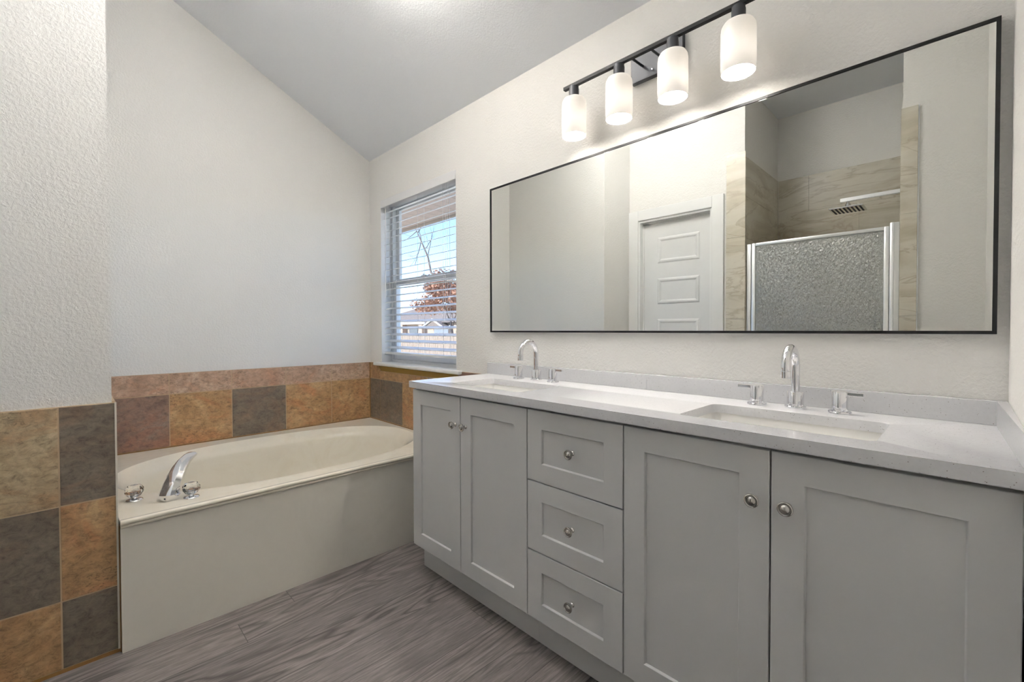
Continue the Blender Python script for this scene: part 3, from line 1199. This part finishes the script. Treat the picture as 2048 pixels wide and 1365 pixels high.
def double_door(x0, xm, x1, label):
    t_ = thing('vanity_cabinet', label, 'cabinet', ((x0 + x1) / 2, -0.25, 0))
    carcass(t_, x0 + 0.0005, x1 - 0.0005)
    toe(t_, x0 + 0.0005, x1 - 0.0005)
    for a_, b_, kx in ((x0, xm, xm - 0.034), (xm, x1, xm + 0.036)):
        bm = bm_new()
        shaker(bm, a_ + g, b_ - g, ZB, ZTP, 0.066, 0.066)
        d_ = obj('door', bm, MAT['cabinet'], t_)
        knob(d_, kx, 0.757)
    return t_


XA, XB1, XB, XD, XE1, XE = 1.437, 1.806, 2.195, 2.589, 2.980, 3.372
double_door(XA, XB1, XB, 'grey double-door vanity cabinet beside the bathtub')
dc = thing('vanity_cabinet', 'grey three-drawer cabinet in the middle of the vanity', 'cabinet', ((XB + XD) / 2, -0.25, 0))
carcass(dc, XB + 0.0005, XD - 0.0005)
toe(dc, XB + 0.0005, XD - 0.0005)
for z0, z1 in ((0.6265, ZTP), (0.3765, 0.6225), (ZB, 0.3725)):
    bm = bm_new()
    shaker(bm, XB + g, XD - g, z0, z1, 0.067, 0.064)
    d_ = obj('drawer', bm, MAT['cabinet'], dc)
    knob(d_, (XB + XD) / 2 + 0.007, (z0 + z1) / 2 + 0.004)
double_door(XD, XE1, XE, 'grey double-door vanity cabinet against the right wall')

# ------------------------------------------------------------------ worktop, sinks, vanity faucets
ct = thing('countertop', 'white speckled quartz countertop with backsplash over the grey cabinets', 'countertop', (2.40, -0.27, CZB))
SINKS = [(1.622, 2.072), (2.717, 3.162)]
SY0, SY1 = -0.430, -0.165
b = bm_new()
holes = [[(p[0], p[1]) for p in rrect(x0, x1, SY0, SY1, 0.022, 0)] for x0, x1 in SINKS]
loops = slab_with_holes(b, [(CXL, CTY), (XR - 0.0008, CTY), (XR - 0.0008, -0.0008), (CXL, -0.0008)], holes, CZB, CZ)
es = []
for vs in loops:
    for k in range(len(vs)):
        e = b.edges.get((vs[k], vs[(k + 1) % len(vs)]))
        es.append(e)
bmesh.ops.bevel(b, geom=es, offset=0.0018, segments=2, profile=0.5, affect='EDGES')
obj('worktop', b, MAT['quartz'], ct, 30)
b = bm_new()
SEAM = 2.394
box(b, 1.418, SEAM - 0.0006, -0.0200, -0.0008, CZ + 0.0003, 0.9795, 0.0012)
obj('backsplash', b, MAT['quartz'], ct)
b = bm_new()
box(b, SEAM + 0.0006, XR - 0.0008, -0.0200, -0.0008, CZ + 0.0003, 0.9795, 0.0012)
obj('backsplash', b, MAT['quartz'], ct)
b = bm_new()
lo_ = [(XR - 0.0205, -0.0205), (XR - 0.0008, -0.0205), (XR - 0.0008, CTY + 0.002), (XR - 0.0030, CTY + 0.002)]
loft(b, [[(x, y, CZ + 0.0003) for x, y in lo_], [(x, y, 0.9795) for x, y in lo_]], True, True)
obj('side_splash', b, MAT['quartz'], ct)


def sink(x0, x1, label):
    s = thing('sink', label, 'sink', ((x0 + x1) / 2, (SY0 + SY1) / 2, CZB - 0.14))
    bm = bm_new()
    q = 0.006
    spec = [(-0.020, -0.0006, 0.02), (q * -1, -0.0006, 0.024), (-0.003, -0.012, 0.026), (0.004, -0.070, 0.030), (0.016, -0.105, 0.036), (0.045, -0.118, 0.05), (0.10, -0.124, 0.02)]
    rings = []
    for ins, dz, rad in spec:
        xx = ins
        rings.append(rrect(x0 + xx + (0.02 if dz < -0.1 else 0), x1 - xx, SY0 + ins, SY1 - ins, max(rad, 0.008), CZB + dz))
    loft(bm, rings, False, True)
    inner_faces = None
    # outer shell
    spec2 = [(-0.020, -0.0006, 0.02), (-0.020, -0.010, 0.02), (-0.012, -0.012, 0.03), (-0.004, -0.110, 0.04), (0.03, -0.132, 0.05)]
    loft(bm, [rrect(x0 + i, x1 - i, SY0 + i, SY1 - i, r_, CZB + dz) for i, dz, r_ in spec2], False, True)
    bmesh.ops.remove_doubles(bm, verts=bm.verts[:], dist=0.0001)
    obj('basin', bm, MAT['sink'], s, 40)
    bm = bm_new()
    lathe(bm, [(0.022, -0.004), (0.022, 0.002), (0.017, 0.0035), (0.012, 0.003), (0, 0.003)], ((x0 + x1) / 2, (SY0 + SY1) / 2, CZB - 0.1235), (0, 0, 1), 24)
    obj('drain', bm, MAT['chrome'], s, 40)


sink(*SINKS[0], 'white rectangular undermount sink at the window end of the counter')
sink(*SINKS[1], 'white rectangular undermount sink nearest the right wall')


def vanity_faucet(label):
    X, Y = 2.930, -0.082
    f = thing('vanity_faucet', label, 'faucet', (X, Y, CZ))
    bm = bm_new()
    lathe(bm, [(0.0285, 0), (0.0290, 0.001), (0.0290, 0.007), (0.0275, 0.0085), (0.0232, 0.0088), (0.0232, 0.0515), (0.0222, 0.0528), (0.0125, 0.0528)], (X, Y, CZ + 0.0001), (0, 0, 1), 40)
    obj('base', bm, MAT['chrome'], f, 40)
    R_ = 0.0545
    zc = CZ + 0.187 - R_ + 0.0
    pts = [(X, Y, CZ + 0.050)] + [(X, Y, CZ + 0.05 + (zc - CZ - 0.05) * k / 4) for k in range(1, 5)]
    for k in range(1, 17):
        a_ = PI * k / 16 * 1.02
        pts.append((X, Y - R_ + R_ * math.cos(a_), zc + R_ * math.sin(a_)))
    pts.append((X, pts[-1][1] + 0.0008, zc - 0.012))
    bm = bm_new()
    tube(bm, pts, 0.0122, 24)
    sp_ = obj('spout', bm, MAT['chrome'], f, 40)
    bm = bm_new()
    ye = pts[-1][1]
    lathe(bm, [(0.0122, 0), (0.0138, -0.0015), (0.0138, -0.020), (0.0125, -0.0212), (0.009, -0.0212), (0, -0.019)], (X, ye, zc - 0.010), (0, 0, 1), 28)
    obj('aerator', bm, MAT['chrome'], sp_, 40)
    for s, hx, hy in ((-1, X - 0.104, Y - 0.016), (1, X + 0.114, Y - 0.012)):
        bm = bm_new()
        lathe(bm, [(0.0275, 0), (0.0280, 0.001), (0.0280, 0.0065), (0.0268, 0.008), (0.0198, 0.0083), (0.0198, 0.0635), (0.0190, 0.0648), (0, 0.0648)], (hx, hy, CZ + 0.0001), (0, 0, 1), 36)
        h = obj('handle', bm, MAT['chrome'], f, 40)
        bm = bm_new()
        xa, xb = hx + s * 0.012, hx + s * 0.056
        box(bm, min(xa, xb), max(xa, xb), hy - 0.0065, hy + 0.0065, CZ + 0.0535, CZ + 0.0632, 0.0010)
        obj('lever', bm, MAT['chrome'], h)
    return f


f2 = vanity_faucet('chrome gooseneck faucet behind the sink nearest the right wall')
f1 = copy_tree(f2)
f1.location.x = 1.848
f1['label'] = 'chrome gooseneck faucet behind the sink at the window end of the counter'
f2['group'] = f1['group'] = 'vanity faucets'

# ------------------------------------------------------------------ wall mirror
MX0, MX1, MZ0, MZ1 = 1.449, 3.352, 1.148, 1.938
mr = thing('wall_mirror', 'wide rectangular wall mirror in a thin black frame over the vanity', 'mirror', ((MX0 + MX1) / 2, -0.012, MZ0))
b = bm_new()
fwid, fy0, fy1 = 0.0085, -0.0235, -0.001
for x0, x1, z0, z1 in ((MX0, MX1, MZ0, MZ0 + fwid), (MX0, MX1, MZ1 - fwid, MZ1), (MX0, MX0 + fwid, MZ0 + fwid, MZ1 - fwid), (MX1 - fwid, MX1, MZ0 + fwid, MZ1 - fwid)):
    box(b, x0, x1, fy0, fy1, z0, z1)
obj('frame', b, MAT['black'], mr)
b = bm_new()
box(b, MX0 + fwid * 0.8, MX1 - fwid * 0.8, -0.0205, -0.0030, MZ0 + fwid * 0.8, MZ1 - fwid * 0.8)
obj('mirror_glass', b, MAT['mirror'], mr)

# ------------------------------------------------------------------ vanity light
LX = [2.1045 + 0.2222 * k for k in range(4)]
LY = -0.120
vl = thing('vanity_light', 'black four-light bar with white glass shades above the mirror', 'wall lamp', (2.4375, 0, 2.22))
b = bm_new()
box(b, 2.052, 2.823, LY - 0.0085, LY + 0.0085, 2.2085, 2.2225, 0.001)
obj('bar', b, MAT['black'], vl)
b = bm_new()
box(b, 2.323, 2.541, -0.0240, -0.0008, 2.168, 2.283, 0.0015)
obj('backplate', b, MAT['charcoal'], vl)
for x in (2.377, 2.458):
    b = bm_new()
    tube(b, [(x, -0.024, 2.222), (x, LY + 0.004, 2.2165)], 0.0048, 12)
    obj('arm', b, MAT['charcoal'], vl, 40)
b = bm_new()
lathe(b, [(0.004, 0), (0.004, 0.004), (0.0025, 0.006), (0, 0.006)], (2.419, -0.024, 2.192), (0, -1, 0), 12)
obj('cap_nut', b, MAT['chrome'], vl, 40)
for k, x in enumerate(LX):
    b = bm_new()
    lathe(b, [(0.0200, 2.2085 - 2.164), (0.0200, 0.036), (0.0215, 0.033), (0.0215, 0.004), (0.0235, 0.0), (0.0235, -0.003)], (x, LY, 2.164), (0, 0, 1), 28)
    so = obj('socket', b, MAT['charcoal'], vl, 40)
    b = bm_new()
    lathe(b, [(0.0180, 2.1612), (0.034, 2.1600), (0.0450, 2.154), (0.0505, 2.144), (0.0525, 2.130), (0.0528, 2.07), (0.0528, 2.020), (0.0510, 2.000), (0.0500, 1.9965)], (x, LY, 0), (0, 0, 1), 40, False)
    obj('shade', b, MAT['shade'], so, 60)
    ld = bpy.data.lights.new('bulb_light', 'POINT')
    ld.energy = LAMP_WATTS
    ld.color = (1.0, 0.965, 0.92)
    ld.shadow_soft_size = 0.022
    lo_ = bpy.data.objects.new('bulb_light', ld)
    C.objects.link(lo_)
    lo_.parent = so
    lo_.location = Vector((x, LY, 2.055)) - vl.location

# ------------------------------------------------------------------ fill light added to brighten the room, unseen above the frame
fx, fyc = 1.66, -0.77
fz = ZC - fyc * SLOPE
zb = 2.68
cl = thing('added_fill_light', 'added round white bowl fill light, unseen under the sloped ceiling', 'added fill lamp', (fx, fyc, fz))
b = bm_new()
lathe(b, [(0.065, 0.05), (0.065, -0.040), (0.055, -0.048), (0.0, -0.048)], (fx, fyc, fz), (0, 0, 1), 32)
obj('canopy', b, MAT['nickel'], cl, 40)
b = bm_new()
tube(b, [(fx, fyc, fz - 0.045), (fx, fyc, zb + 0.012)], 0.007, 12)
obj('stem', b, MAT['nickel'], cl, 40)
b = bm_new()
lathe(b, [(0.0, 0.0), (0.06, 0.003), (0.12, 0.018), (0.165, 0.045), (0.19, 0.085), (0.20, 0.130)], (fx, fyc, zb), (0, 0, 1), 48, False)
obj('bowl', b, MAT['bowl'], cl, 60)
for k in range(2):
    ld = bpy.data.lights.new('bulb_light', 'POINT')  # fill lamps inside the added bowl
    ld.energy = FILL_WATTS
    ld.color = (1.0, 0.99, 0.985)
    ld.shadow_soft_size = 0.03
    lo_ = bpy.data.objects.new('bulb_light', ld)
    C.objects.link(lo_)
    lo_.parent = cl
    lo_.location = Vector((fx + (0.08, -0.08)[k], fyc, zb + 0.060)) - cl.location

# ------------------------------------------------------------------ outside the window
b = bm_new()
box(b, -90, 30, 0.2, 90, -0.75, -0.55)
tag(struct('ground', b, MAT['lawn']), 'dry lawn outside the window', 'ground', kind='structure')
# eave over the window
b = bm_new()
box(b, -3.0, 5.0, 0.15, 1.00, 2.300, 2.330)
x = -3.0
while x < 5.0:
    box(b, x, x + 0.006, 0.15, 1.00, 2.2985, 2.3005, 0, 1, 1)
    x += 0.145
box(b, -3.0, 5.0, 1.00, 1.03, 2.275, 2.42, 0, 1, 1)
so_ = struct('trim_16', b, [MAT['soffit'], MAT['fascia']], label='pale board soffit of the eave above the window')

# fence
fn = thing('wooden_fence', 'weathered wooden picket fence outside the window', 'fence', (-14.0, 9.0, -0.55))
b = bm_new()
x = -30.0
while x < -2.0:
    h = 1.02 + rnd.uniform(-0.012, 0.012)
    box(b, x, x + 0.135, 9.0 + rnd.uniform(-0.004, 0.004), 9.02 + rnd.uniform(0, 0.004), -0.55, h)
    x += 0.142
obj('picket', b, MAT['fence'], fn)['label'] = 'run of close-set vertical pickets'
b = bm_new()
for z in (-0.3, 0.25, 0.75):
    box(b, -30, -2, 9.03, 9.07, z, z + 0.09)
obj('rail', b, MAT['fence'], fn)

# neighbouring house
HY = 20.0
hs = thing('neighbour_house', 'single-storey tan brick house with brown roof beyond the fence', 'house', (-29.5, HY + 3, -0.55))
b = bm_new()
box(b, -40, -20.5, HY + 0.4, HY + 9, -0.55, 1.72)
obj('wall', b, MAT['brick'], hs)
b = bm_new()
ov = 0.45
e0 = [(-40.5, HY - 0.05, 1.76), (-20.0, HY - 0.05, 1.76), (-20.0, HY + 9.5, 1.76), (-40.5, HY + 9.5, 1.76)]
r0 = [(-36.0, HY + 4.6, 3.75), (-24.0, HY + 4.6, 3.75)]
vs = [b.verts.new(p) for p in e0 + r0]
for f in ((0, 1, 5, 4), (1, 2, 5), (2, 3, 4, 5), (3, 0, 4), (3, 2, 1, 0)):
    b.faces.new([vs[i] for i in f])
obj('roof', b, MAT['shingle'], hs)
b = bm_new()
box(b, -40.5, -29.4, HY - 0.12, HY - 0.05, 1.66, 1.84)
box(b, -25.9, -20.0, HY - 0.12, HY - 0.05, 1.38, 1.50)
obj('fascia', b, MAT['white_out'], hs)
b = bm_new()    # small white-edged gable
gx0, gx1, gxm, gz0, gz1 = -29.0, -26.3, -27.65, 1.42, 2.02
vs = [(gx0, gz0), (gx1, gz0), (gxm, gz1)]
a = [b.verts.new((x, HY - 0.5, z)) for x, z in vs]
c2 = [b.verts.new((x, HY + 3.0, z)) for x, z in vs]
b.faces.new(a)
b.faces.new(c2)
for k in range(3):
    b.faces.new((a[k], a[(k + 1) % 3], c2[(k + 1) % 3], c2[k]))
ga = obj('gable', b, MAT['shingle'], hs)
b = bm_new()
for (xa, za), (xb, zb) in (((gx0 - 0.15, gz0 - 0.05), (gxm, gz1)), ((gxm, gz1), (gx1 + 0.15, gz0 - 0.05))):
    tube(b, [(xa, HY - 0.56, za), (xb, HY - 0.56, zb)], 0.075, 4)
obj('barge_board', b, MAT['white_out'], ga)
for x in (-33.4, -30.2):
    b = bm_new()
    box(b, x - 0.26, x + 0.26, HY - 0.04, HY + 0.36, -0.55, 1.66)
    obj('porch_pier', b, MAT['brick'], hs)
b = bm_new()
box(b, -32.6, -31.2, HY + 0.33, HY + 0.40, 0.2, 1.40)
obj('window', b, MAT['dark_pane'], hs)
b = bm_new()
box(b, -28.6, -26.6, HY + 0.30, HY + 0.39, -0.5, 1.24)
obj('garage_door', b, MAT['garage'], hs)

# white pole
b = bm_new()
lathe(b, [(0.045, 0), (0.045, 3.9), (0.06, 3.92), (0.06, 4.0), (0, 4.03)], (-13.1, 11.6, -0.55), (0, 0, 1), 12)
tag(obj('flag_pole', b, MAT['white_out'], None, 40, (-13.1, 11.6, -0.55)), 'slim white pole standing beyond the fence', 'pole')


def branch(bm, p, d, length, rad, depth, tips, r_):
    pts, rads = [p.copy()], [rad]
    q = p.copy()
    dd = d.copy()
    for k in range(4):
        dd = (dd + Vector((r_.uniform(-.16, .16), r_.uniform(-.16, .16), r_.uniform(-.08, .14)))).normalized()
        q = q + dd * length / 4
        pts.append(q.copy())
        rads.append(rad * (1 - 0.14 * (k + 1)))
    tube(bm, pts, rads, 5 if depth < 3 else 6)
    if depth == 0:
        tips.append(q.copy())
        return
    for k in range(3):
        t_ = r_.uniform(0.45, 1.0)
        i = min(4, max(1, int(round(t_ * 4))))
        nd = (dd + Vector((r_.uniform(-.9, .9), r_.uniform(-.9, .9), r_.uniform(-.2, .7)))).normalized()
        branch(bm, pts[i], nd, length * r_.uniform(0.55, 0.75), rads[i] * 0.55, depth - 1, tips, r_)


def leafy_tree(label, base, h, crown_c, crown_r, n, seed, m):
    r_ = random.Random(seed)
    t_ = thing('autumn_tree', label, 'tree', base)
    bm = bm_new()
    tips = []
    branch(bm, Vector(base), Vector((0, 0, 1)), h * 0.42, 0.16, 4, tips, r_)
    obj('trunk', bm, MAT['bark'], t_, 60)
    bm = bm_new()
    cc = Vector(crown_c)
    lobes = []
    for k in range(16):
        v = Vector((r_.gauss(0, 1), r_.gauss(0, 1), r_.gauss(0, 1))).normalized() * r_.uniform(0.25, 0.85)
        lobes.append((cc + Vector((v.x * crown_r[0], v.y * crown_r[1], v.z * crown_r[2])), r_.uniform(0.28, 0.48)))
    for k in range(n):
        lc, lr = lobes[r_.randrange(len(lobes))]
        v = Vector((r_.gauss(0, 1), r_.gauss(0, 1), r_.gauss(0, 1))).normalized() * (r_.random() ** 0.4)
        c_ = lc + Vector((v.x * crown_r[0] * lr, v.y * crown_r[1] * lr, v.z * crown_r[2] * lr))
        s_ = r_.uniform(0.05, 0.11)
        u_ = Vector((r_.gauss(0, 1), r_.gauss(0, 1), r_.gauss(0, 1))).normalized()
        w_ = u_.cross(Vector((r_.gauss(0, 1), r_.gauss(0, 1), r_.gauss(0, 1)))).normalized()
        vs_ = [bm.verts.new(c_ + u_ * s_), bm.verts.new(c_ + w_ * s_ * 0.6), bm.verts.new(c_ - u_ * s_), bm.verts.new(c_ - w_ * s_ * 0.6)]
        bm.faces.new(vs_)
    o_ = obj('foliage', bm, m, t_)
    o_['kind'] = 'stuff'
    return t_


leafy_tree('russet leafed tree showing in the lower window sash beyond the fence', (-17.6, 14.0, -0.55), 5.2, (-17.6, 14.0, 3.05), (3.3, 1.9, 1.35), 6800, 11, MAT['leaf'])

bt = thing('bare_tree', 'leafless tree with thin dark branches against the sky in the upper window sash', 'tree', (-9.4, 9.9, -0.55))
b = bm_new()
r_ = random.Random(5)
tube(b, [(-9.4, 9.9, -0.55), (-9.5, 9.9, 1.2), (-9.9, 9.9, 2.5), (-11.0, 9.9, 3.02), (-13.0, 9.9, 3.42), (-13.7, 9.9, 3.75), (-13.95, 9.9, 4.5), (-14.5, 9.9, 5.3), (-15.0, 9.9, 6.0)], [0.13, 0.11, 0.09, 0.075, 0.06, 0.05, 0.042, 0.032, 0.02], 7)
tips = []
for p, d, L_ in (((-13.95, 9.9, 4.5), (0.15, 0, 1), 1.2), ((-14.5, 9.9, 5.3), (-0.7, 0.1, -0.9), 1.4), ((-14.5, 9.9, 5.3), (-0.5, 0.2, 0.8), 1.1), ((-14.8, 9.9, 5.7), (0.6, 0.2, 0.9), 1.0),
                 ((-14.2, 9.9, 4.9), (0.9, -0.1, 0.25), 0.8), ((-14.9, 9.9, 5.8), (-1, 0, -0.3), 1.0), ((-11.0, 9.9, 3.02), (0.1, 0.2, 1), 2.3)):
    branch(b, Vector(p), Vector(d).normalized(), L_, 0.026, 2, tips, r_)
obj('branches', b, MAT['bark'], bt, 60)
